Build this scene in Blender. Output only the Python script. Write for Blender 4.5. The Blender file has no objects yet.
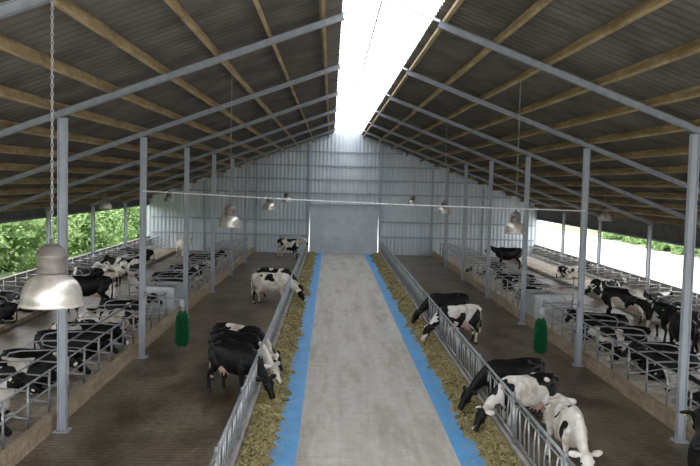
import bpy, bmesh, math, random
from mathutils import Vector, Matrix, noise
random.seed(7)
C=bpy.context.scene.collection
V=Vector
CAMX,CAMH=-1.0,5.2
S0,SL=9.13,0.37            # roof sheet height at ridge, slope
BACK=58.5
EAVE=14.35
FX=2.67                    # feed barrier
def roofz(x): return S0-SL*abs(x)

# ---------------- materials ----------------
def mat(name,col,rough=0.7,metal=0.0,noise_scale=None,col2=None,detail=4,coord='Object',stretch=(1,1,1),lo=.35,hi=.65,bump=0,bscale=None,fine=None,groove=None,spec=.5,stain=None):
    m=bpy.data.materials.new(name); m.use_nodes=True
    nt=m.node_tree; b=nt.nodes['Principled BSDF']; L=nt.links.new; N=nt.nodes.new
    b.inputs['Base Color'].default_value=(*col,1); b.inputs['Roughness'].default_value=rough; b.inputs['Metallic'].default_value=metal
    b.inputs['Specular IOR Level'].default_value=spec
    if noise_scale:
        tc=N('ShaderNodeTexCoord'); mp=N('ShaderNodeMapping'); mp.inputs['Scale'].default_value=stretch
        n=N('ShaderNodeTexNoise'); n.inputs['Scale'].default_value=noise_scale; n.inputs['Detail'].default_value=detail; n.inputs['Roughness'].default_value=.6
        r=N('ShaderNodeValToRGB'); r.color_ramp.elements[0].position=lo; r.color_ramp.elements[1].position=hi
        r.color_ramp.elements[0].color=(*col,1); r.color_ramp.elements[1].color=(*(col2 or col),1)
        L(tc.outputs[coord],mp.inputs[0]); L(mp.outputs[0],n.inputs['Vector']); L(n.outputs[0],r.inputs[0])
        out=r.outputs[0]
        def mul(out,fac,a,c0,c1,lo=.35,hi=.65):
            rr=N('ShaderNodeValToRGB'); rr.color_ramp.elements[0].position=lo; rr.color_ramp.elements[1].position=hi
            c0=c0 if isinstance(c0,tuple) else (c0,c0,c0)
            rr.color_ramp.elements[0].color=(*c0,1); rr.color_ramp.elements[1].color=(c1,c1,c1,1); L(fac,rr.inputs[0])
            x=N('ShaderNodeMix'); x.data_type='RGBA'; x.blend_type='MULTIPLY'; x.inputs[0].default_value=a; L(out,x.inputs[6]); L(rr.outputs[0],x.inputs[7]); return x.outputs[2]
        if fine:
            n3=N('ShaderNodeTexNoise'); n3.inputs['Scale'].default_value=fine[0]; n3.inputs['Detail'].default_value=6; n3.inputs['Roughness'].default_value=.7
            L(tc.outputs[coord],n3.inputs['Vector']); out=mul(out,n3.outputs[0],1,fine[1],1.0,.40,.58)
        if stain:
            mp2=N('ShaderNodeMapping'); mp2.inputs['Scale'].default_value=stain[1]; mp2.inputs['Location'].default_value=(7,3,1); L(tc.outputs[coord],mp2.inputs[0])
            n4=N('ShaderNodeTexNoise'); n4.inputs['Scale'].default_value=stain[0]; n4.inputs['Detail'].default_value=7; n4.inputs['Roughness'].default_value=.62
            L(mp2.outputs[0],n4.inputs['Vector']); out=mul(out,n4.outputs[0],1,stain[2],1.0,stain[3],stain[4])
        if groove:
            w=N('ShaderNodeTexWave'); w.bands_direction='Y'; w.inputs['Scale'].default_value=.314/groove[0]; w.inputs['Distortion'].default_value=.8; w.inputs['Detail'].default_value=2; w.inputs['Detail Scale'].default_value=2
            L(tc.outputs[coord],w.inputs['Vector']); out=mul(out,w.outputs[0],1,groove[1],1.0,.1,.5)
        L(out,b.inputs['Base Color'])
        if bump:
            n2=N('ShaderNodeTexNoise'); n2.inputs['Scale'].default_value=bscale or noise_scale*4; n2.inputs['Detail'].default_value=5
            L(mp.outputs[0],n2.inputs['Vector'])
            bp=N('ShaderNodeBump'); bp.inputs['Strength'].default_value=bump; bp.inputs['Distance'].default_value=.05
            L(n2.outputs[0],bp.inputs['Height']); L(bp.outputs[0],b.inputs['Normal'])
    return m
M={}
M['steel']=mat('painted_steel',(.33,.36,.40),.5,.0,6,(.42,.45,.49),stretch=(1,1,.3))
M['wallrail']=mat('wall_rail_steel',(.30,.34,.39),.5,.0,6,(.37,.41,.46))
M['rafter']=mat('rafter_steel',(.19,.205,.23),.5,.0,6,(.26,.275,.30))
M['galv']=mat('galvanised_tube',(.28,.30,.31),.42,.5,9,(.44,.45,.46))
M['timber']=mat('purlin_timber',(.29,.20,.095),.8,0,2,(.55,.41,.22),stretch=(4,.35,4),fine=(5,.72))
M['roof']=mat('fibre_cement_sheet',(.075,.069,.06),.9,0,.9,(.15,.135,.118),detail=7)
M['wall']=mat('profiled_steel_cladding',(.50,.555,.61),.4,.0,1.0,(.62,.67,.72),stretch=(1,1,.3))
M['door']=mat('sectional_door_panel',(.50,.555,.60),.5,0,1.5,(.60,.655,.70))
M['conc']=mat('worn_concrete',(.54,.505,.445),.7,0,1.1,(.68,.645,.58),stretch=(2.4,.10,1),detail=8,lo=.3,hi=.62,bump=.1,bscale=14,fine=(3.5,.88),stain=(1.4,(1.8,.3,1),(.80,.765,.71),.36,.52))
M['conc2']=mat('rough_concrete',(.30,.28,.25),.85,0,2,(.45,.42,.38),detail=6)
M['slat']=mat('manure_floor',(.175,.13,.085),.38,0,.8,(.31,.245,.175),detail=9,stretch=(1.3,.6,1),lo=.36,hi=.64,bump=.3,bscale=9,fine=(6,.62),groove=(.15,.6),stain=(.8,(1.2,.6,1),(.52,.48,.42),.38,.52))
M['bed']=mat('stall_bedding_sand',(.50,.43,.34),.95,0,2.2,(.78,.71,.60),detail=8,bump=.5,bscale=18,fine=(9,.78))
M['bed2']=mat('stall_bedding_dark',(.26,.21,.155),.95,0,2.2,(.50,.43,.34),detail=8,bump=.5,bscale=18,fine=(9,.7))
M['blue']=mat('blue_floor_coating',(.09,.39,.82),.45,0,3,(.15,.49,.92),detail=9,stretch=(1,.4,1),fine=(9,.92))
M['feed']=mat('silage',(.19,.15,.05),.95,0,4,(.54,.45,.21),detail=10,bump=1,bscale=30,fine=(18,.36))
M['straw']=mat('straw',(.37,.32,.12),.9,0,3,(.68,.58,.30))
M['board']=mat('curb_board',(.36,.27,.17),.8,0,3,(.5,.40,.28),stretch=(2,.3,2),fine=(8,.7))
M['grass']=mat('grass',(.14,.20,.08),.95,0,.3,(.24,.31,.14),detail=8)
M['gravel']=mat('pale_gravel',(.38,.38,.36),.95,0,.6,(.55,.55,.53),detail=8)
M['leaf']=mat('tree_leaves',(.08,.16,.04),.9,0,1.8,(.28,.42,.15),detail=10,fine=(6,.45))
M['bark']=mat('bark',(.08,.06,.04),.95,0,4,(.14,.11,.08))
M['green']=mat('brush_bristle_green',(.006,.08,.03),.9,0,14,(.02,.18,.075),spec=.15)
M['alu']=mat('spun_aluminium',(.42,.39,.35),.35,.55,4,(.70,.66,.60),stretch=(1,1,.4),fine=(12,.8))
M['housing']=mat('lamp_housing_paint',(.10,.085,.075),.5,.2,8,(.17,.15,.135))
M['lens']=mat('lamp_glass',(.80,.80,.76),.15)
M['chain']=mat('dull_chain_steel',(.32,.31,.30),.5,.4)
M['stainless']=mat('stainless_sheet',(.46,.48,.49),.4,.2,4,(.58,.60,.61))
M['water']=mat('trough_water',(.04,.06,.06),.05)
M['hoof']=mat('hoof_horn',(.05,.04,.03),.6)
M['eye']=mat('cow_eye',(.008,.006,.005),.08)
M['udder']=mat('udder_skin',(.60,.36,.30),.6,0,5,(.70,.48,.40))
M['tag']=mat('yellow_ear_tag',(.85,.55,.03),.5)
M['sky_bar']=mat('glazing_bar_glare_tie',(.62,.66,.70),.5)
M['cable']=mat('white_cable',(.75,.76,.76),.5)
M['curtain']=mat('rolled_curtain',(.10,.11,.11),.7,0,3,(.16,.17,.17))
def coat():
    m=bpy.data.materials.new('holstein_coat'); m.use_nodes=True; nt=m.node_tree; b=nt.nodes['Principled BSDF']
    N=nt.nodes.new; L=nt.links.new
    tc=N('ShaderNodeTexCoord'); oi=N('ShaderNodeObjectInfo'); sp=N('ShaderNodeSeparateColor'); L(oi.outputs['Color'],sp.inputs[0])
    cm=N('ShaderNodeCombineXYZ')
    for k,o in (('X','Green'),('Y','Blue'),('Z','Green')):
        mu=N('ShaderNodeMath'); mu.operation='MULTIPLY'; mu.inputs[1].default_value=23.0; L(sp.outputs[o],mu.inputs[0]); L(mu.outputs[0],cm.inputs[k])
    ad=N('ShaderNodeVectorMath'); ad.operation='ADD'; L(tc.outputs['Object'],ad.inputs[0]); L(cm.outputs[0],ad.inputs[1])
    n=N('ShaderNodeTexNoise'); n.inputs['Scale'].default_value=1.6; n.inputs['Detail'].default_value=1.8; n.inputs['Distortion'].default_value=.5
    L(ad.outputs[0],n.inputs['Vector'])
    su=N('ShaderNodeMath'); su.operation='SUBTRACT'; L(n.outputs[0],su.inputs[0]); L(sp.outputs['Red'],su.inputs[1])
    mu=N('ShaderNodeMath'); mu.operation='MULTIPLY_ADD'; mu.inputs[1].default_value=60; mu.inputs[2].default_value=.5; mu.use_clamp=True; L(su.outputs[0],mu.inputs[0])
    d=N('ShaderNodeTexNoise'); d.inputs['Scale'].default_value=3.5; d.inputs['Detail'].default_value=6; L(ad.outputs[0],d.inputs['Vector'])
    r=N('ShaderNodeValToRGB'); r.color_ramp.elements[0].position=.38; r.color_ramp.elements[1].position=.55
    r.color_ramp.elements[0].color=(.50,.43,.35,1); r.color_ramp.elements[1].color=(.74,.71,.66,1); L(d.outputs[0],r.inputs[0])
    mx=N('ShaderNodeMix'); mx.data_type='RGBA'; L(mu.outputs[0],mx.inputs[0]); mx.inputs[6].default_value=(.006,.0055,.0055,1); L(r.outputs[0],mx.inputs[7])
    L(mx.outputs[2],b.inputs['Base Color']); b.inputs['Roughness'].default_value=.5; b.inputs['Specular IOR Level'].default_value=.25
    return m
M['coat']=coat()
def skymat():
    m=bpy.data.materials.new('translucent_rooflight'); m.use_nodes=True; nt=m.node_tree; nt.nodes.clear()
    o=nt.nodes.new('ShaderNodeOutputMaterial'); t=nt.nodes.new('ShaderNodeBsdfTransparent'); l=nt.nodes.new('ShaderNodeBsdfTranslucent'); x=nt.nodes.new('ShaderNodeMixShader')
    l.inputs[0].default_value=(.95,.97,1,1); x.inputs[0].default_value=.35
    tc=nt.nodes.new('ShaderNodeTexCoord'); n=nt.nodes.new('ShaderNodeTexNoise'); n.inputs['Scale'].default_value=.8; n.inputs['Detail'].default_value=5
    r=nt.nodes.new('ShaderNodeValToRGB'); r.color_ramp.elements[0].position=.35; r.color_ramp.elements[1].position=.6; r.color_ramp.elements[0].color=(.30,.33,.37,1); r.color_ramp.elements[1].color=(.68,.70,.73,1)
    nt.links.new(tc.outputs['Object'],n.inputs['Vector']); nt.links.new(n.outputs[0],r.inputs[0]); nt.links.new(r.outputs[0],t.inputs[0])
    nt.links.new(t.outputs[0],x.inputs[1]); nt.links.new(l.outputs[0],x.inputs[2]); nt.links.new(x.outputs[0],o.inputs[0]); return m
M['glaze']=skymat()

# ---------------- mesh helpers ----------------
def finish(bm,name,m,smooth=False):
    bmesh.ops.recalc_face_normals(bm,faces=bm.faces)
    me=bpy.data.meshes.new(name); bm.to_mesh(me); bm.free()
    if m: me.materials.append(M[m])
    if smooth:
        for p in me.polygons: p.use_smooth=True
    return me
def add(name,me,loc=(0,0,0),rot=(0,0,0),parent=None,label=None,cat=None,kind=None,group=None):
    o=bpy.data.objects.new(name,me); o.location=loc; o.rotation_euler=rot; C.objects.link(o)
    if parent: o.parent=parent
    if label: o['label']=label
    if cat: o['category']=cat
    if kind: o['kind']=kind
    if group: o['group']=group
    return o
def box(bm,c,s,M4=None):
    mt=Matrix.Translation(c)@Matrix.Diagonal((s[0],s[1],s[2],1))
    if M4: mt=M4@mt
    bmesh.ops.create_cube(bm,size=1,matrix=mt)
def beam(bm,p0,p1,w,h,up=V((0,0,1)),off=0):
    p0=V(p0);p1=V(p1); d=(p1-p0); L=d.length; d.normalize(); s=d.cross(up).normalized(); u=s.cross(d)
    mt=Matrix((( d.x,s.x,u.x,0),(d.y,s.y,u.y,0),(d.z,s.z,u.z,0),(0,0,0,1)))
    c=(p0+p1)/2+u*off
    mt=Matrix.Translation(c)@mt@Matrix.Diagonal((L,w,h,1))
    bmesh.ops.create_cube(bm,size=1,matrix=mt)
def loft(bm,rings,ref,seg=14,p=1.0,cap=True):
    pts=[V(r[0]) for r in rings]; prev=None
    for i,(c,w,h) in enumerate(rings):
        c=V(c); a=pts[max(i-1,0)]; b=pts[min(i+1,len(pts)-1)]
        t=(b-a).normalized(); s=t.cross(V(ref))
        if s.length<1e-4: s=V((0,1,0))
        s.normalize(); u=s.cross(t).normalized()
        ring=[]
        for k in range(seg):
            an=2*math.pi*k/seg; cx=math.cos(an); sx=math.sin(an)
            cx=math.copysign(abs(cx)**p,cx); sx=math.copysign(abs(sx)**p,sx)
            ring.append(bm.verts.new(c+s*(w*cx)+u*(h*sx)))
        if prev:
            for k in range(seg): bm.faces.new((prev[k],prev[(k+1)%seg],ring[(k+1)%seg],ring[k]))
        elif cap: bm.faces.new(ring)
        prev=ring
    if cap: bm.faces.new(list(reversed(prev)))
def tube(bm,pts,r,seg=8,ref=None):
    pts=[V(p) for p in pts]
    if ref is None:
        d=(pts[-1]-pts[0]).normalized() if (pts[-1]-pts[0]).length>1e-6 else V((1,0,0))
        ref=V((0,0,1)) if abs(d.z)<.8 else V((1,0,0))
    loft(bm,[(p,r,r) for p in pts],ref,seg)
def ball(bm,c,s,sub=2):
    bmesh.ops.create_icosphere(bm,subdivisions=sub,radius=1,matrix=Matrix.Translation(c)@Matrix.Diagonal((s[0],s[1],s[2],1)))
def lathe(bm,prof,seg=28,cap=False):
    prev=None
    for r,z in prof:
        ring=[bm.verts.new((r*math.cos(2*math.pi*k/seg),r*math.sin(2*math.pi*k/seg),z)) for k in range(seg)]
        if prev:
            for k in range(seg): bm.faces.new((prev[k],prev[(k+1)%seg],ring[(k+1)%seg],ring[k]))
        elif cap: bm.faces.new(ring)
        prev=ring
    if cap: bm.faces.new(prev)
def simple(name,fn,m,smooth=False,**k):
    bm=bmesh.new(); fn(bm); return add(name,finish(bm,name,m,smooth),**k)

# ---------------- floor / shell ----------------
Y0=4.0
OA,OB=11.8,14.1
def slab(name,x0,x1,z0,z1,m,y0=Y0,y1=BACK,**k):
    return simple(name,lambda bm:box(bm,((x0+x1)/2,(y0+y1)/2,(z0+z1)/2),(x1-x0,y1-y0,z1-z0)),m,**k)
y=Y0
while y<BACK-.1:
    y2=min(y+10.9,BACK)
    slab('floor',-1.54,1.54,-.2,0.0,'conc',y0=y,y1=y2-.012,kind='structure',label='worn pale concrete slab of the feed lane',cat='floor'); y=y2
slab('floor',-1.54,1.54,-.3,-.03,'conc2',kind='structure',label='concrete base below the lane slabs',cat='floor')
for sgn in (-1,1):
    a,b=sorted((sgn*1.54,sgn*2.02)); slab('floor_coating',a,b,-.2,0.006,'blue',kind='structure',label='bright blue coated strip beside the feed lane',cat='floor coating')
    a,b=sorted((sgn*2.02,sgn*2.59)); slab('floor',a,b,-.2,0,'conc2',kind='structure',label='concrete floor under the feed',cat='floor')
    a,b=sorted((sgn*2.75,sgn*6.55)); slab('floor',a,b,-.2,0,'slat',kind='structure',label='dirty brown grooved walking alley',cat='floor')
    a,b=sorted((sgn*2.59,sgn*2.75)); slab('trim_1' if sgn<0 else 'trim_2',a,b,-.2,.24,'conc2',kind='structure',label='low concrete kerb below the feed barrier',cat='kerb')
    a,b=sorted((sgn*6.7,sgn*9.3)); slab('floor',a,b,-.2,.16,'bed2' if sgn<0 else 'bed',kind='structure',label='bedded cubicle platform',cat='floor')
    a,b=sorted((sgn*6.55,sgn*6.7)); slab('trim_3' if sgn<0 else 'trim_4',a,b,-.2,.34,'board',kind='structure',label='brown board curb between alley and cubicles',cat='curb')
    a,b=sorted((sgn*9.3,sgn*OA)); slab('floor',a,b,-.2,0,'slat',kind='structure',label='dirty rear walking alley',cat='floor')
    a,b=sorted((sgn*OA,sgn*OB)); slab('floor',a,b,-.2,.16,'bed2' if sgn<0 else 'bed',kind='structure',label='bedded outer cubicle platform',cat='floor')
    a,b=sorted((sgn*OB,sgn*(OB+.18))); slab('wall_left' if sgn<0 else 'wall_right',a,b,-.2,1.0,'conc2',kind='structure',label='low concrete side wall below the open side',cat='wall')
    zt=roofz(EAVE)-.05; dp=.45 if sgn<0 else .85
    simple('trim_30' if sgn<0 else 'trim_31',lambda bm:(box(bm,(sgn*(EAVE-.08),(Y0-3+BACK)/2,zt-dp/2),(.04,BACK-Y0+3,dp)),tube(bm,[(sgn*(EAVE-.14),Y0-3,zt-dp),(sgn*(EAVE-.14),BACK-.1,zt-dp)],.09,10)),'curtain',kind='structure',label='dark rolled side curtain below the eave',cat='side curtain')
def gnd(bm):
    bmesh.ops.create_grid(bm,x_segments=2,y_segments=2,size=150,matrix=Matrix.Translation((0,60,-.35)))
simple('ground',gnd,'gravel',kind='structure',label='pale gravel yard outside the barn',cat='ground')
simple('ground',lambda bm:box(bm,(-55.5,50,-.30),(82,120,.06)),'grass',kind='structure',label='grass field outside the open barn side',cat='ground')
simple('ground',lambda bm:box(bm,(70,60,-.30),(80,120,.06)),'grass',kind='structure',label='grass field beyond the yard',cat='ground')
SKL,SKR=-.85,1.1
def bw(bm):
    DX,DH=2.5,3.5
    n=int(2*EAVE/.07); prev=None
    for i in range(n+1):
        x=-EAVE+2*EAVE*i/n
        y=BACK+(.0,.0,-.035,-.035)[i%4]
        zb=DH if abs(x)<DX else 0
        t=bm.verts.new((x,y,roofz(x)+(.0 if not SKL<x<SKR else .05))); b=bm.verts.new((x,y,zb))
        if prev: bm.faces.new((prev[0],t,b,prev[1]))
        prev=(t,b)
simple('wall_back',bw,'wall',kind='structure',label='silver blue-grey ribbed steel gable wall',cat='wall')
def dr(bm):
    box(bm,(0,BACK-.02,1.75),(5.0,.03,3.5))
    for i in range(12): box(bm,(0,BACK-.06,.146+i*.2917),(4.98,.05,.20))
simple('door_1',dr,'door',kind='structure',label='grey horizontally ribbed overhead door in the gable wall',cat='door')
def frame(bm):
    for x in (-2.6,2.6): box(bm,(x,BACK-.12,roofz(x)/2-.1),(.11,.14,roofz(x)-.3))
    for x in (-6.4,6.4,-10.2,10.2): box(bm,(x,BACK-.1,roofz(x)/2-.1),(.12,.1,roofz(x)-.35))
    box(bm,(0,BACK-.12,3.56),(5.1,.12,.09))
simple('trim_5',frame,'wallrail',kind='structure',label='darker steel posts framing the gable wall and door',cat='frame')
for n,z in enumerate((1.3,2.4,4.4,5.4,6.4,7.4)):
    hw=min((S0-z)/SL-.5,14.0)
    def girt(bm,z=z,hw=hw):
        if z<3.5:
            box(bm,(-(hw+2.7)/2,BACK-.08,z),(hw-2.7,.05,.11)); box(bm,((hw+2.7)/2,BACK-.08,z),(hw-2.7,.05,.11))
        else: box(bm,(0,BACK-.08,z),(2*hw,.05,.11))
    simple('trim_%d'%(6+n),girt,'wallrail',kind='structure',label='horizontal steel wall rail',cat='wall rail')
def roof(sgn):
    def f(bm):
        x0=SKR if sgn>0 else SKL; x1=sgn*(EAVE+.3)
        n=int((BACK-Y0+3.4)/.075); prev=None
        for i in range(n+1):
            y=Y0-3+i*.075; dz=(0,.045,.045,0)[i%4]
            a=bm.verts.new((x0,y,roofz(x0)+dz)); b=bm.verts.new((x1,y,roofz(x1)+dz))
            if prev: bm.faces.new((prev[0],a,b,prev[1]))
            prev=(a,b)
    return f
simple('ceiling',roof(-1),'roof',kind='structure',label='dark corrugated fibre cement roof slope',cat='roof')
simple('ceiling',roof(1),'roof',kind='structure',label='dark corrugated fibre cement roof slope',cat='roof')
FR=[9.3+6.9*i for i in range(7)]
wy=[Y0-3]+FR+[BACK+.2]
for i in range(len(wy)-1):
    def g(bm,a=wy[i],b=wy[i+1]):
        vs=[bm.verts.new(p) for p in ((SKL-.05,a,roofz(SKL)+.06),(0,a,S0+.06),(SKR+.05,a,roofz(SKR)+.06),(SKR+.05,b,roofz(SKR)+.06),(0,b,S0+.06),(SKL-.05,b,roofz(SKL)+.06))]
        bm.faces.new((vs[0],vs[1],vs[4],vs[5])); bm.faces.new((vs[1],vs[2],vs[3],vs[4]))
    simple('window_%d'%(i+1),g,'glaze',kind='structure',label='translucent white ridge rooflight panel',cat='rooflight')
def bars(bm):
    y=2.4
    while y<BACK:
        beam(bm,(SKL,y,roofz(SKL)+.02),(0,y,S0+.02),.04,.03); beam(bm,(0,y,S0+.02),(SKR,y,roofz(SKR)+.02),.04,.03); y+=1.15
    for y in FR:  # rafter ties made thin and pale to imitate wash-out by rooflight glare
        beam(bm,(SKL,y,roofz(SKL)-.25),(0,y,S0-.25),.05,.05); beam(bm,(0,y,S0-.25),(SKR,y,roofz(SKR)-.25),.05,.05)
    beam(bm,(0,1,S0+.0),(0,BACK,S0+.0),.03,.03)
simple('trim_20',bars,'sky_bar',kind='structure',label='thin pale bars and glare-paled rafter ties across the rooflight',cat='glazing bar')

pb=bmesh.new(); beam(pb,(0,1.2,0),(0,BACK-.15,0),.075,.19)
pm=finish(pb,'purlin','timber')
for sgn in (-1,1):
    for i in range(13):
        x=1.25+1.06*i
        add('roof_purlin',pm,(sgn*x,0,roofz(x)-.12),(0,math.atan(SL)*sgn,0),label='long sawn weathered timber roof purlin under dark sheets',cat='purlin',group='timber roof purlins')
def ibeam_rafter(x0):
    bm=bmesh.new(); p0=(x0,0,roofz(x0)-.25); p1=(EAVE-.25,0,roofz(EAVE-.25)-.25)
    beam(bm,p0,p1,.10,.012,off=0); beam(bm,p0,p1,.10,.012,off=-.12); beam(bm,p0,p1,.012,.12,off=-.06)
    return finish(bm,'rafter','rafter')
rm={-1:ibeam_rafter(-SKL),1:ibeam_rafter(SKR)}
def hcol(h):
    bm=bmesh.new(); box(bm,(-.075,0,h/2),(.014,.15,h)); box(bm,(.075,0,h/2),(.014,.15,h)); box(bm,(0,0,h/2),(.14,.012,h))
    return finish(bm,'column','steel')
cm_in=hcol(roofz(6.38)-.41); cm_out=hcol(roofz(13.9)-.57)
bp=bmesh.new(); box(bp,(0,0,.01),(.3,.3,.02)); 
for dx in (-.11,.11):
    for dy in (-.11,.11): box(bp,(dx,dy,.03),(.03,.03,.03))
bpm=finish(bp,'base_plate','steel')
for y in FR:
    for sgn in (-1,1):
        add('steel_rafter',rm[sgn],(0,y,0),(0,0,0 if sgn>0 else math.pi),label='pale grey steel roof rafter spanning ridge to eave',cat='rafter',group='steel rafters')
        c=add('steel_column',cm_in,(sgn*6.38,y,0),label='tall pale grey steel column beside the cubicle curb',cat='column',group='inner steel columns')
        add('base_plate',bpm,parent=c)
        c=add('steel_column',cm_out,(sgn*13.9,y,.16),label='short grey steel column at the open barn side',cat='column',group='outer steel columns')
        add('base_plate',bpm,parent=c)

# ---------------- feed barriers ----------------
def cyl(pts,r,name,m='galv',seg=8):
    bm=bmesh.new(); tube(bm,pts,r,seg); return finish(bm,name,m,True)
PL=3.45
m_top=cyl([(0,0,1.18),(0,PL-.05,1.18)],.03,'top_rail'); m_bot=cyl([(0,0,.38),(0,PL-.05,.38)],.028,'bottom_rail')
m_mid=cyl([(0,0,1.06),(0,PL-.05,1.06)],.018,'locking_rail')
m_post=cyl([(0,0.0,.24),(0,0,1.26)],.038,'post')
m_bar=cyl([(0,0,.38),(0,0,1.18)],.018,'bar',seg=6); m_diag=cyl([(0,.0,1.06),(.0,.17,.7),(0,.17,.40)],.016,'swing_bar',seg=6)
for sgn in (-1,1):
    for i in range(14):
        y=8.2+i*PL
        e=add('feed_barrier',m_top,(sgn*FX,y,0),(0,math.radians(-3)*sgn,0),label='galvanised tubular self-locking feed barrier panel on concrete kerb',cat='feed barrier',group='feed barrier panels')
        add('bottom_rail',m_bot,parent=e); add('locking_rail',m_mid,parent=e); add('post',m_post,parent=e)
        for k in range(5):
            add('fixed_bar',m_bar,(0,.25+k*.68,0),parent=e); add('swing_bar',m_diag,(0,.42+k*.68,0),parent=e); 
# ---------------- stalls ----------------
def divider(L=1.9):
    bm=bmesh.new(); k=L/1.9
    pts=[(0,0,.82),(.6*k,0,.86),(1.5*k,0,.82),(1.78*k,0,.76),(1.9*k,0,.62),(1.84*k,0,.48),(1.62*k,0,.42),(.9*k,0,.40),(.45*k,0,.32),(.0,0,.26)]
    loft(bm,[(p,.02,.02) for p in pts],V((0,1,0)),8)
    tube(bm,[(0,0,0),(0,0,.96)],.026,8)
    return finish(bm,'divider','galv',True)
dm=divider(); dm2=divider(1.6)
def row(x0,direction,ys,g,me):
    for y in ys: add('stall_divider',me,(x0,y,.16),(0,0,0 if direction>0 else math.pi),label='bent galvanised tube cubicle divider loop on post',cat='stall divider',group=g)
SW=1.2
inner=[12+SW*i for i in range(38) if not (28.8<12+SW*i<33.2)]
outer=[22+SW*i for i in range(29)]
for sgn in (-1,1):
    row(sgn*6.85,sgn,inner,'inner cubicle dividers',dm); row(sgn*13.78,-sgn,outer,'outer cubicle dividers',dm2)
    for (a,b) in ((11.8,28.6),(33.4,57.0)):
        for x,z in ((6.85,1.10),(6.85,.72),(7.5,1.06)):
            simple('stall_rail',lambda bm:tube(bm,[(sgn*x,a,z),(sgn*x,b,z)],.022),'galv',True,label='long galvanised horizontal rail along the cubicles',cat='rail',group='cubicle rails')
    for x,z in ((13.78,1.10),(13.1,1.06)):
        simple('stall_rail',lambda bm:tube(bm,[(sgn*x,21.8,z),(sgn*x,57.0,z)],.022),'galv',True,label='long galvanised horizontal rail along the outer cubicles',cat='rail',group='cubicle rails')
def trough(x,y):
    bm=bmesh.new(); W,L=1.1,2.0
    box(bm,(0,-L/2,.53),(W,.05,.95)); box(bm,(0,L/2,.53),(W,.05,.95)); box(bm,(-W/2,0,.53),(.05,L,.95)); box(bm,(W/2,0,.53),(.05,L,.95)); box(bm,(0,0,.5),(W,L,.04))
    for q in (-1,1): box(bm,(q*W/2,0,1.01),(.09,L+.09,.03)); box(bm,(0,q*L/2,1.01),(W,.09,.03))
    e=add('water_trough',finish(bm,'basin','stainless'),(x,y,.1),label='pale grey solid-sided cattle water trough between cubicle blocks',cat='water trough',group='water troughs')
    b2=bmesh.new(); box(b2,(0,0,.88),(W-.06,L-.06,.01)); add('water',finish(b2,'water','water'),parent=e)
    b3=bmesh.new(); box(b3,(0,-.78,1.05),(W,.42,.05)); add('float_cover',finish(b3,'float_cover','stainless'),parent=e)
for s in (-1,1): trough(s*7.3,30.6); 
for s in (-1,1):
    bm=bmesh.new()
    for z in (.3,.62,.94,1.26): tube(bm,[(0,0,z),(2.3,0,z)],.024)
    for xx in (0,2.3): tube(bm,[(xx,0,0),(xx,0,1.35)],.03)
    me=finish(bm,'gate','galv',True)
    add('tube_gate',me,(s*6.95,33.1,.16),(0,0,0 if s>0 else math.pi),label='tubular galvanised gate at the crossover passage',cat='gate',group='crossover gates')

# ---------------- feed ----------------
for sgn in (-1,1):
    def heap(bm):
        nx=13; prev=None; y=9.0
        while y<57.5:
            ro=[]
            wob=.22*noise.noise(V((sgn*3,y*.5,1)))+.26*noise.noise(V((sgn*3,y*2.3,5)))+.14*noise.noise(V((sgn*3,y*6,5)))
            big=.6+1.0*abs(noise.noise(V((sgn*7,y*.8,3))))
            for k in range(nx):
                t=k/(nx-1); xi=min(2.2,1.99+wob); x=xi+(2.58-xi)*t
                h=(.22*min(1,t*2.6))*big*(.55+.9*abs(noise.noise(V((x*2.4,y*1.3,sgn*9))))) +.17*min(1,t*5)*abs(noise.noise(V((x*7,y*6,2))))+.05*min(1,t*6)*noise.noise(V((x*21,y*20,2)))
                ro.append(bm.verts.new((sgn*x,y,max(.009,h+.008))))
            if prev:
                for k in range(nx-1): bm.faces.new((prev[k],prev[k+1],ro[k+1],ro[k]))
            prev=ro; y+=.06
        for i in range(12000):
            y=9+abs(random.random())**1.5*38; t=random.random()
            x=2.0+.56*t**.8
            if i%9==0: x=2.0-.42*random.random()**2.2
            x*=sgn
            z=.015 if abs(x)<2.02 else .03+.22*min(1,t*2.6)*random.random()
            a=random.random()*6.28; L=random.uniform(.04,.15); d=V((math.cos(a)*L,math.sin(a)*L,random.uniform(-.005,.05))); w=V((-math.sin(a),math.cos(a),0))*.008
            p=V((x,y,z))
            if abs((p+d).x)>2.57: d.x=-d.x
            f=bm.faces.new([bm.verts.new(q) for q in (p-w,p+w,p+d+w*.5,p+d-w*.5)]); f.material_index=1
    o=simple('silage_feed',heap,'feed',label='loose golden-green silage heaped along the feed barrier',cat='feed',kind='stuff')
    o.data.materials.append(M['straw'])
def litter(bm):
    for i in range(1400):
        y=9+random.random()**1.4*40; x=random.uniform(-1.5,1.5); x=math.copysign(1.5*(abs(x)/1.5)**.5,x)
        a=random.random()*6.28; L=random.uniform(.03,.10); d=V((math.cos(a)*L,math.sin(a)*L,.002)); w=V((-math.sin(a),math.cos(a),0))*.008; p=V((x,y,.006))
        bm.faces.new([bm.verts.new(q) for q in (p-w,p+w,p+d+w*.5,p+d-w*.5)])
simple('straw_litter',litter,'straw',label='stray straw bits scattered on the concrete lane',cat='straw',kind='stuff')

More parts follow.
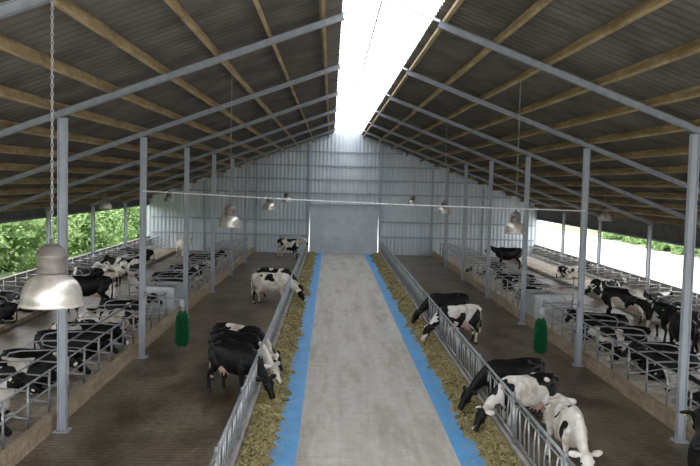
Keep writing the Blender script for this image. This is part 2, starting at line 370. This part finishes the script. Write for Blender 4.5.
# ---------------- lamps ----------------
bm=bmesh.new(); lathe(bm,[(.245,.0),(.262,.0),(.262,.025),(.25,.04),(.247,.09),(.232,.15),(.20,.205),(.155,.245),(.11,.265),(.10,.275),(.09,.262),(.145,.232),(.19,.19),(.22,.14),(.235,.08),(.24,.03),(.245,.0)]); m_ref=finish(bm,'reflector','alu',True)
bm=bmesh.new(); lathe(bm,[(.095,.27),(.12,.275),(.125,.30),(.118,.31),(.118,.40),(.13,.41),(.13,.43),(.115,.445),(.09,.49),(.05,.515),(.02,.52),(.02,.56)],cap=True); m_hou=finish(bm,'ballast_housing','housing',True)
bm=bmesh.new(); lathe(bm,[(.236,.02),(.2,.005),(.1,-.01),(.02,-.015)],cap=True); m_len=finish(bm,'glass_lens','lens',True)
def torus_link(bm,z,rot):
    R1,R2,r=.021,.010,.0033; seg=10
    pts=[]
    for k in range(seg):
        a=2*math.pi*k/seg; p=V((R2*math.cos(a),0,R1*math.sin(a))); p.rotate(Matrix.Rotation(rot,3,'Z')); pts.append(p+V((0,0,z)))
    n=Matrix.Rotation(rot,3,'Z')@V((0,1,0)); rings=[]
    for k in range(seg):
        t=(pts[(k+1)%seg]-pts[k-1]).normalized(); s=t.cross(n)
        rings.append([bm.verts.new(pts[k]+(s*math.cos(b)+n*math.sin(b))*r) for b in (0,1.57,3.14,4.71)])
    for k in range(seg):
        A=rings[k];B=rings[(k+1)%seg]
        for j in range(4): bm.faces.new((A[j],A[(j+1)%4],B[(j+1)%4],B[j]))
def chain(L):
    bm=bmesh.new(); z=.575; i=0
    while z<L: torus_link(bm,z,(i%2)*1.57); z+=.035; i+=1
    return finish(bm,'chain','chain')
LZ=4.11
ch_in=chain(roofz(3.35)-LZ-.05); ch_out=chain(roofz(9.4)-4.0-.05)
def lamp(x,y,z,ch):
    e=add('hanging_lamp',m_ref,(x,y,z),label='bell shaped spun aluminium high bay lamp hanging on chain',cat='lamp',group='high bay lamps')
    add('ballast_housing',m_hou,parent=e); add('glass_lens',m_len,parent=e); add('chain',ch,parent=e)
for s in (-1,1):
    for y in (6.75,18.6,30.4,42.2): lamp(s*3.33,y,LZ,ch_in)
    for y in (30.4,42.2): lamp(s*9.5,y,4.0,ch_out)
simple('hanging_cable',lambda bm:tube(bm,[(-6.38,23.0,4.83)]+[(-6.38+12.76*t/8,23.0,4.83-.27*t/8-.06*math.sin(math.pi*t/8)) for t in range(1,8)]+[(6.38,23.0,4.56)],.018,6),'cable',label='thin white cable strung between two columns',cat='cable')

# ---------------- brushes ----------------
def brush(s):
    bm=bmesh.new(); prof=[(-.52,.10),(-.46,.17),(-.35,.195),(-.1,.20),(.15,.19),(.32,.17),(.44,.14),(.52,.08)]
    tube(bm,[(0,0,-.46),(0,0,.46)],.10,16)
    rr=random.Random(3+s)
    for i in range(2600):
        z=rr.uniform(-.52,.52)
        for (z0,r0),(z1,r1) in zip(prof,prof[1:]):
            if z0<=z<=z1: R=r0+(r1-r0)*(z-z0)/(z1-z0)
        R*=rr.uniform(.84,1.12); a=rr.uniform(0,6.283)
        d=V((math.cos(a),math.sin(a),rr.uniform(-.25,.1))); t=V((-math.sin(a),math.cos(a),0))*.009; u=V((0,0,.011)); p=V((0,0,z*.95))+V((d.x,d.y,0))*.08; q=V((0,0,z))+d*R
        v=[bm.verts.new(c) for c in (p+t,p-t,p+u,q+t*.7,q-t*.7,q+u*.7)]
        bm.faces.new((v[0],v[1],v[4],v[3])); bm.faces.new((v[1],v[2],v[5],v[4])); bm.faces.new((v[2],v[0],v[3],v[5])); bm.faces.new((v[3],v[4],v[5]))
    e=add('cow_brush',finish(bm,'bristle_roller','green'),(s*5.2,22.95,.9),label='green bristle swinging cow brush mounted off column',cat='cow brush',group='cow brushes')
    b=bmesh.new(); tube(b,[(0,0,.46),(0,0,.66)],.02); box(b,(0,0,.74),(.11,.11,.2)); add('motor_housing',finish(b,'motor','steel'),parent=e)
    b=bmesh.new(); beam(b,(0,0,.84),(s*1.09,.0,.95),.022,.028); box(b,(s*1.09,.0,.95),(.02,.12,.2)); add('mounting_arm',finish(b,'arm','rafter'),parent=e)
for s in (-1,1): brush(s)

# ---------------- cows ----------------
VX=.02
def remesh(bm,name,vox=VX,it=2):
    me=bpy.data.meshes.new('tmp'); bmesh.ops.recalc_face_normals(bm,faces=bm.faces); bm.to_mesh(me); bm.free()
    o=bpy.data.objects.new('tmp',me); C.objects.link(o)
    r=o.modifiers.new('r','REMESH'); r.mode='VOXEL'; r.voxel_size=vox; r.use_smooth_shade=True
    s=o.modifiers.new('s','SMOOTH'); s.iterations=it; s.factor=.5
    dg=bpy.context.evaluated_depsgraph_get(); dg.update()
    out=bpy.data.meshes.new_from_object(o.evaluated_get(dg)); out.name=name
    bpy.data.objects.remove(o); out.materials.clear(); out.materials.append(M['coat'])
    for p in out.polygons: p.use_smooth=True
    return out
def head(bm,poll,d,info):
    poll=V(poll); d=V(d).normalized(); up=V((0,0,1)); s=up.cross(d).normalized(); u=d.cross(s).normalized()
    def P(a,b,c): return poll+d*a+s*b+u*c
    R=[(-.06,0.00,.08,.10),(.02,.03,.115,.13),(.12,.02,.13,.135),(.2,.01,.115,.12),(.28,-.005,.085,.095),(.36,-.02,.074,.08),(.42,-.025,.09,.08),(.47,-.03,.086,.072),(.50,-.03,.055,.05)]
    loft(bm,[(P(a,0,b),w,h) for a,b,w,h in R],u,16)
    ball(bm,P(.2,0,-.09),(.075,.065,.065))
    ears=[]
    for q in (-1,1):
        base=P(-.01,q*.10,.05); tip=P(-.06,q*.36,.01)
        loft(bm,[(base,.035,.03),(base*.6+tip*.4,.075,.034),(base*.25+tip*.75,.07,.03),(tip,.025,.02)],d.cross(s),10)
        ears.append(tuple(base*.4+tip*.6+d*.035-u*.02))
        ball(bm,P(.13,q*.11,.06),(.038,.038,.034))
    info['eyes']=[tuple(P(.15,q*.13,.055)) for q in (-1,1)]; info['tags']=ears; info['hd']=d
def leg(bm,pts):
    loft(bm,[(p,w,h) for p,w,h in pts],V((1,0,0)),12)
    for p,w,h in pts: ball(bm,p,(h*.95,w*.95,min(w,h)*.95))
def fore(bm,y,dx=0,lift=0):
    f=[((.50,y*.85,1.02),.085,.19),((.50,y,.82),.095,.14),((.47,y,.66),.075,.09),((.50+dx*.4,y,.52),.058,.066),((.52+dx*.7,y,.40),.056,.06),((.52+dx*.8,y,.34),.043,.048),((.51+dx,y,.2),.037,.041),((.52+dx,y,.11),.046,.052),((.55+dx,y,.06),.05,.06)]
    leg(bm,f); return (.56+dx,y,0)
def hind(bm,y,dx=0):
    f=[((-.64,y*.8,1.10),.12,.22),((-.62,y*.98,.93),.125,.22),((-.52,y*1.05,.76),.10,.17),((-.58+dx*.3,y*1.05,.62),.07,.10),((-.72+dx*.6,y,.51),.05,.07),((-.75+dx*.7,y,.44),.045,.056),((-.72+dx*.9,y,.28),.037,.045),((-.71+dx,y,.12),.046,.052),((-.68+dx,y,.06),.05,.06)]
    leg(bm,f); return (-.67+dx,y,0)
def trunk(bm,dz=0,wide=1.0,neck=None):
    R=[(-.90,1.19,.08,.10),(-.86,1.18,.16,.18),(-.72,1.15,.21,.25),(-.52,1.12,.25,.29),(-.30,1.05,.285,.355),(0,.985,.33,.42),(.25,.985,.30,.42),(.45,1.01,.245,.39),(.60,1.04,.20,.34),(.74,1.07,.15,.27),(.84,1.09,.10,.2)]
    loft(bm,[((x,0,z+dz),w*wide,h) for x,z,w,h in R],V((0,0,1)),20,.92)
    loft(bm,[((-.90,0,1.33+dz),.035,.04),((-.66,0,1.375+dz),.05,.045),((-.48,0,1.385+dz),.055,.05),((.1,0,1.36+dz),.05,.05),((.5,0,1.39+dz),.055,.055),((.7,0,1.32+dz),.05,.07)],V((0,0,1)),10)
    for q in (-1,1):   # hook and pin bones, point of shoulder
        loft(bm,[((-.46,q*.05,1.36+dz),.06,.04),((-.46,q*.27*wide,1.32+dz),.075,.05)],V((0,0,1)),10)
        ball(bm,(-.46,q*.27*wide,1.31+dz),(.085,.06,.06)); ball(bm,(-.88,q*.12,1.25+dz),(.06,.05,.055)); ball(bm,(.60,q*.17*wide,.98+dz),(.09,.07,.15))
    if neck: loft(bm,neck,V((0,0,1)) ,16)
def tail(bm,pts): loft(bm,[(p,r,r) for p,r in pts],V((1,0,0)),8)
def make(pose):
    bm=bmesh.new(); info={}; feet=[]
    if pose in('stand','walk','feed','turn','graze'):
        dxs={'stand':(.0,.06,.0,-.08),'walk':(.2,-.16,-.14,.2),'feed':(.05,-.05,.03,-.1),'turn':(.03,-.1,.1,-.06),'graze':(.1,-.04,-.06,.04)}[pose]
        if pose=='feed':
            nk=[((.50,0,1.12),.17,.28),((.74,0,1.04),.13,.235),((.93,0,.90),.10,.175),((1.07,0,.76),.085,.135),((1.17,0,.65),.08,.11),((1.22,0,.58),.075,.10)]; ph,hd=(1.19,0,.64),(.60,0,-.80)
        elif pose=='graze':
            nk=[((.50,0,1.12),.17,.28),((.72,.01,1.02),.13,.235),((.88,.02,.88),.10,.175),((1.0,.04,.74),.085,.135),((1.09,.05,.64),.08,.11)]; ph,hd=(1.08,.05,.67),(.55,.08,-.83)
        elif pose=='turn':
            nk=[((.50,0,1.14),.17,.28),((.74,.02,1.16),.13,.24),((.94,.08,1.2),.105,.18),((1.1,.17,1.25),.09,.14),((1.2,.25,1.29),.085,.12)]; ph,hd=(1.2,.27,1.33),(.62,.6,-.5)
        elif pose=='walk':
            nk=[((.50,0,1.12),.17,.28),((.74,0,1.10),.13,.24),((.96,0,1.08),.105,.18),((1.14,0,1.07),.09,.14),((1.27,0,1.08),.085,.12)]; ph,hd=(1.27,0,1.1),(.75,0,-.66)
        else:
            nk=[((.50,0,1.14),.17,.28),((.74,0,1.17),.13,.24),((.94,0,1.25),.105,.18),((1.1,0,1.34),.09,.14),((1.2,0,1.40),.085,.12)]; ph,hd=(1.2,0,1.43),(.78,0,-.62)
        trunk(bm,0,.9 if pose=='graze' else 1,nk); head(bm,ph,hd,info)
        feet+=[fore(bm,.17,dxs[0]),fore(bm,-.17,dxs[1]),hind(bm,.19,dxs[2]),hind(bm,-.19,dxs[3])]
        tail(bm,[((-.84,0,1.32),.04),((-.95,0,1.26),.034),((-.985,0,1.05),.028),((-.98,.02,.75),.026),((-.97,.03,.6),.045),((-.96,.03,.45),.05),((-.95,.03,.34),.02)])
        info['udder']=True
    else:
        dz=-.57
        if pose=='lie_up': nk=[((.5,0,.60),.18,.28),((.72,0,.66),.14,.24),((.9,0,.78),.11,.18),((1.03,0,.9),.095,.145),((1.1,0,.96),.09,.12)]; ph,hd=(1.1,0,.99),(.85,0,-.52)
        elif pose=='lie_turn': nk=[((.5,0,.60),.18,.28),((.72,.02,.64),.14,.24),((.9,.08,.72),.11,.18),((1.0,.14,.80),.095,.145),((1.04,.17,.84),.09,.12)]; ph,hd=(1.02,.17,.86),(.62,.5,-.5)
        elif pose=='lie_back': nk=[((.5,0,.60),.18,.28),((.70,-.03,.62),.14,.24),((.86,-.10,.62),.11,.18),((.95,-.16,.60),.095,.14)]; ph,hd=(.96,-.17,.58),(.5,-.5,-.7)
        else: nk=[((.5,0,.58),.18,.28),((.75,-.02,.54),.14,.23),((.96,-.05,.50),.11,.17),((1.12,-.08,.46),.095,.14)]; ph,hd=(1.12,-.08,.45),(.85,-.2,-.42)
        trunk(bm,dz,1.25,nk); head(bm,ph,hd,info)
        for q,o in ((1,.04),(-1,-.04)):
            leg(bm,[((.48,q*.2,.42),.12,.2),((.42,q*.28,.25),.1,.12),((.62,q*.32,.14),.075,.08),((.82,q*.31,.10),.062,.065)])
            leg(bm,[((.82,q*.31,.09),.055,.055),((.66,q*.36,.065),.042,.042),((.52,q*.38,.06),.045,.045)])
            leg(bm,[((-.55,q*.2,.42),.16,.26),((-.38,q*(.34+o*.5),.30),.14,.2),((-.2,q*(.40+o),.24),.11,.13)])
            leg(bm,[((-.2,q*(.40+o),.22),.10,.11),((-.42,q*(.43+o),.15),.08,.08),((-.62,q*(.44+o),.09),.055,.06)])
            leg(bm,[((-.62,q*(.44+o),.08),.05,.055),((-.4,q*(.47+o),.06),.042,.042),((-.24,q*(.48+o),.055),.045,.045)])
        tail(bm,[((-.84,0,.74),.04),((-.96,.03,.62),.034),((-1.0,.08,.35),.03),((-1.0,.14,.12),.04),((-.92,.22,.055),.045),((-.8,.28,.05),.03)])
        info['udder']=False
    info['feet']=feet; info['me']=remesh(bm,'cow_'+pose); return info
P={p:make(p) for p in('stand','walk','feed','turn','graze','lie_up','lie_turn','lie_low','lie_back')}
bm=bmesh.new(); ball(bm,(0,0,0),(.024,.024,.024),1); m_eye=finish(bm,'eye','eye',True)
bm=bmesh.new(); box(bm,(0,0,0),(.012,.05,.055)); m_tag=finish(bm,'ear_tag','tag')
bm=bmesh.new()
for q in (-1,1): loft(bm,[((.01,q*.028,0),.03,.075),((.0,q*.028,.03),.029,.066),((-.02,q*.026,.075),.027,.05)],V((1,0,0)),10)
m_hoof=finish(bm,'hoof','hoof',True)
bm=bmesh.new(); ball(bm,(-.42,0,.66),(.20,.15,.14),3)
for a in (-.49,-.35):
    for q in (-1,1): tube(bm,[(a,q*.07,.58),(a,q*.07,.48)],.016,8)
m_udd=finish(bm,'udder','udder',True)
def cow(pose,x,y,yaw,thr,lab,z=0,detail=True,sc=.95,seed=None):
    I=P[pose]; o=add('cow',I['me'],(x,y,z),(0,0,math.radians(yaw)),label=lab,cat='cow',group='holstein cows')
    g,b=random.random(),random.random()
    if seed: g,b=seed
    o.scale=(sc,)*3; o.color=(thr,g,b,1)
    if detail:
        for e in I['eyes']: add('eye',m_eye,e,parent=o)
        for e in I['tags']: add('ear_tag',m_tag,e,parent=o,label='yellow plastic ear tag')
        for f in I['feet']: add('hoof',m_hoof,f,parent=o)
        if I['udder']: add('udder',m_udd,parent=o)
    return o
BK,MB,MX,MW,WH=1.0,.58,.51,.45,.33
cow('feed',-3.22,19.1,-44,BK,'black cow standing angled with head down through feed barrier')
cow('feed',-3.28,20.3,-36,.53,'black cow with white patches reaching through feed barrier')
cow('feed',-3.36,21.5,-30,.56,'mostly black cow at the back of the feeding group',sc=.92)
cow('feed',-3.36,33.6,-12,MW,'white cow with black patches feeding at the barrier')
cow('feed',-3.36,35.4,-22,MB,'mostly black cow feeding beside a white one')
cow('stand',-3.75,54.0,-30,MX,'black and white cow standing near the end wall')
cow('feed',3.30,28.9,195,BK,'black cow feeding through the barrier',sc=.9)
cow('feed',3.25,25.9,205,MX,'white and black patched cow feeding at the barrier',sc=.92)
cow('feed',3.22,18.0,200,BK,'black cow with head lowered through the feed barrier',sc=.9)
cow('feed',3.20,16.6,206,MX,'white cow with large black patches feeding at the barrier',sc=.88)
cow('graze',3.46,14.4,-91,WH,'almost all white cow facing along the barrier, head low',sc=.9)
cow('stand',5.12,12.4,72,BK,'black cow standing in the walking alley',sc=.93)
cow('walk',-10.4,31.2,200,BK,'black cow standing in rear alley')
cow('stand',-10.6,38.2,160,MX,'black and white cow standing in rear alley')
cow('stand',-10.6,52.5,-60,WH,'white cow standing near the end wall')
cow('stand',10.5,30.8,165,MX,'black and white cow standing in rear alley')
cow('turn',10.5,27.2,100,MB,'dark patched cow standing with turned head')
cow('stand',9.95,24.2,86,BK,'black cow standing in the rear alley')
cow('stand',10.4,50.5,175,BK,'black cow standing far down rear alley')
cols=[(BK,'black cow'),(.61,'mostly black cow'),(.54,'black and white patched cow'),(.49,'white cow with large black patches')]
rs=random.Random(11)
def lying(sgn,ys,xin,outward,spec,scl=(.88,.94)):
    for n,k in spec.items():
        y=ys[n]; thr,nm=cols[k]
        pose=rs.choice(['lie_up','lie_low','lie_turn','lie_back'])
        face=0 if (sgn<0)!=outward else 180
        cow(pose,xin+rs.uniform(-.1,.1),y+SW/2,face+rs.uniform(-5,5),thr+rs.uniform(-.02,.02),nm+' lying in a cubicle'+{'lie_up':', head raised','lie_turn':', head turned','lie_low':', head lowered','lie_back':', head down'}[pose],z=.16,detail=y<30,sc=rs.uniform(*scl))
lying(-1,inner,-8.25,False,{0:0,2:0,3:3,5:2,6:0,8:0,9:1,11:3,13:1,17:0,20:2,25:0})
lying(1,inner,8.25,False,{4:0,5:3,7:1,8:2,10:2,12:0,16:2,19:0,24:3})
lying(-1,outer,-12.5,True,{4:0,6:2,7:3,10:0,13:1,17:3,22:0},(.82,.86)); lying(1,outer,12.5,True,{3:0,5:2,8:0,9:3,13:1,18:3},(.82,.86))

# ---------------- outside greenery ----------------
def tree_mesh(seed):
    r=random.Random(seed); bm=bmesh.new()
    for i in range(14):
        c=V((r.uniform(-1.6,1.6),r.uniform(-1.8,1.8),r.uniform(1.6,5.6))); rad=r.uniform(.8,1.5)
        res=bmesh.ops.create_icosphere(bm,subdivisions=4,radius=rad,matrix=Matrix.Translation(c))
        for v in res['verts']:
            d=(v.co-c).normalized(); v.co+=d*(.45*noise.noise(v.co*1.6)+.4*noise.noise(v.co*6))
    return finish(bm,'canopy','leaf')
tms=[tree_mesh(1),tree_mesh(2)]
bm=bmesh.new(); loft(bm,[((0,0,-.3),.25,.25),((0,0,1.2),.18,.18),((.1,0,3),.12,.12)],V((1,0,0)),10); tk=finish(bm,'trunk','bark',True)
for i in range(6):
    t=add('tree',tk,(-33,30+i*9,-.2),(0,0,(i%2)*3.14),label='leafy green tree standing in the field outside',cat='tree',group='trees outside')
    add('leaf_canopy',tms[i%2],parent=t)
for i in range(5):
    t=add('tree',tk,(42,40+i*11,-.2),(0,0,(i%2)*3.14),label='leafy green tree beyond the yard',cat='tree',group='trees outside')
    add('leaf_canopy',tms[i%2],parent=t)
def thicket(x0,xw,y0,y1,n,zh,seed):
    def f(bm):
        r=random.Random(seed)
        for i in range(n):
            c=V((x0+r.uniform(-xw,xw),r.uniform(y0,y1),r.uniform(0,zh))); rad=r.uniform(.5,1.4)
            res=bmesh.ops.create_icosphere(bm,subdivisions=3,radius=rad,matrix=Matrix.Translation(c))
            for v in res['verts']:
                d=(v.co-c).normalized(); v.co+=d*(.35*noise.noise(v.co*1.7)+.4*noise.noise(v.co*5))
        for i in range(n*60):
            p=V((x0+r.uniform(-xw-1.3,xw+1.3),r.uniform(y0-1,y1),r.uniform(0,zh+1.2))); a=V((r.uniform(-1,1),r.uniform(-1,1),r.uniform(-1,1))).normalized()*.13; b=a.cross(V((r.uniform(-1,1),r.uniform(-1,1),1))).normalized()*.09
            bm.faces.new([bm.verts.new(q) for q in (p-a,p+b,p+a,p-b)])
    return f
simple('thicket',thicket(-21.5,3.6,24,78,260,2.6,5),'leaf',label='dense soft green thicket growing beside the barn',cat='bushes',kind='stuff')
simple('thicket',thicket(31.5,1.6,36,90,70,1.0,8),'leaf',label='low green bushes at the edge of the yard',cat='bushes',kind='stuff')

# ---------------- world, light, camera ----------------
w=bpy.data.worlds.new('w'); bpy.context.scene.world=w; w.use_nodes=True; bg=w.node_tree.nodes['Background']
bg.inputs[0].default_value=(.95,.97,1,1); bg.inputs[1].default_value=4.0
sd=bpy.data.lights.new('sun','SUN'); sd.energy=4.5; sd.angle=math.radians(80); sd.color=(1,.98,.95)
so=bpy.data.objects.new('sun',sd); so.rotation_euler=(math.radians(8),math.radians(4),0); C.objects.link(so)
cd=bpy.data.cameras.new('cam'); cd.lens=800/700*36; cd.sensor_width=36; cd.clip_end=500
co=bpy.data.objects.new('cam',cd); C.objects.link(co)
pitch=math.atan(50/800); yaw=math.atan(20/800)
R=Matrix.Rotation(-yaw,4,'Z')@Matrix.Rotation(math.pi/2-pitch,4,'X')@Matrix.Rotation(math.radians(1.4),4,'Z')
co.matrix_world=Matrix.Translation((CAMX,0,CAMH))@R
bpy.context.scene.camera=co
bpy.context.scene.view_settings.view_transform='Standard'
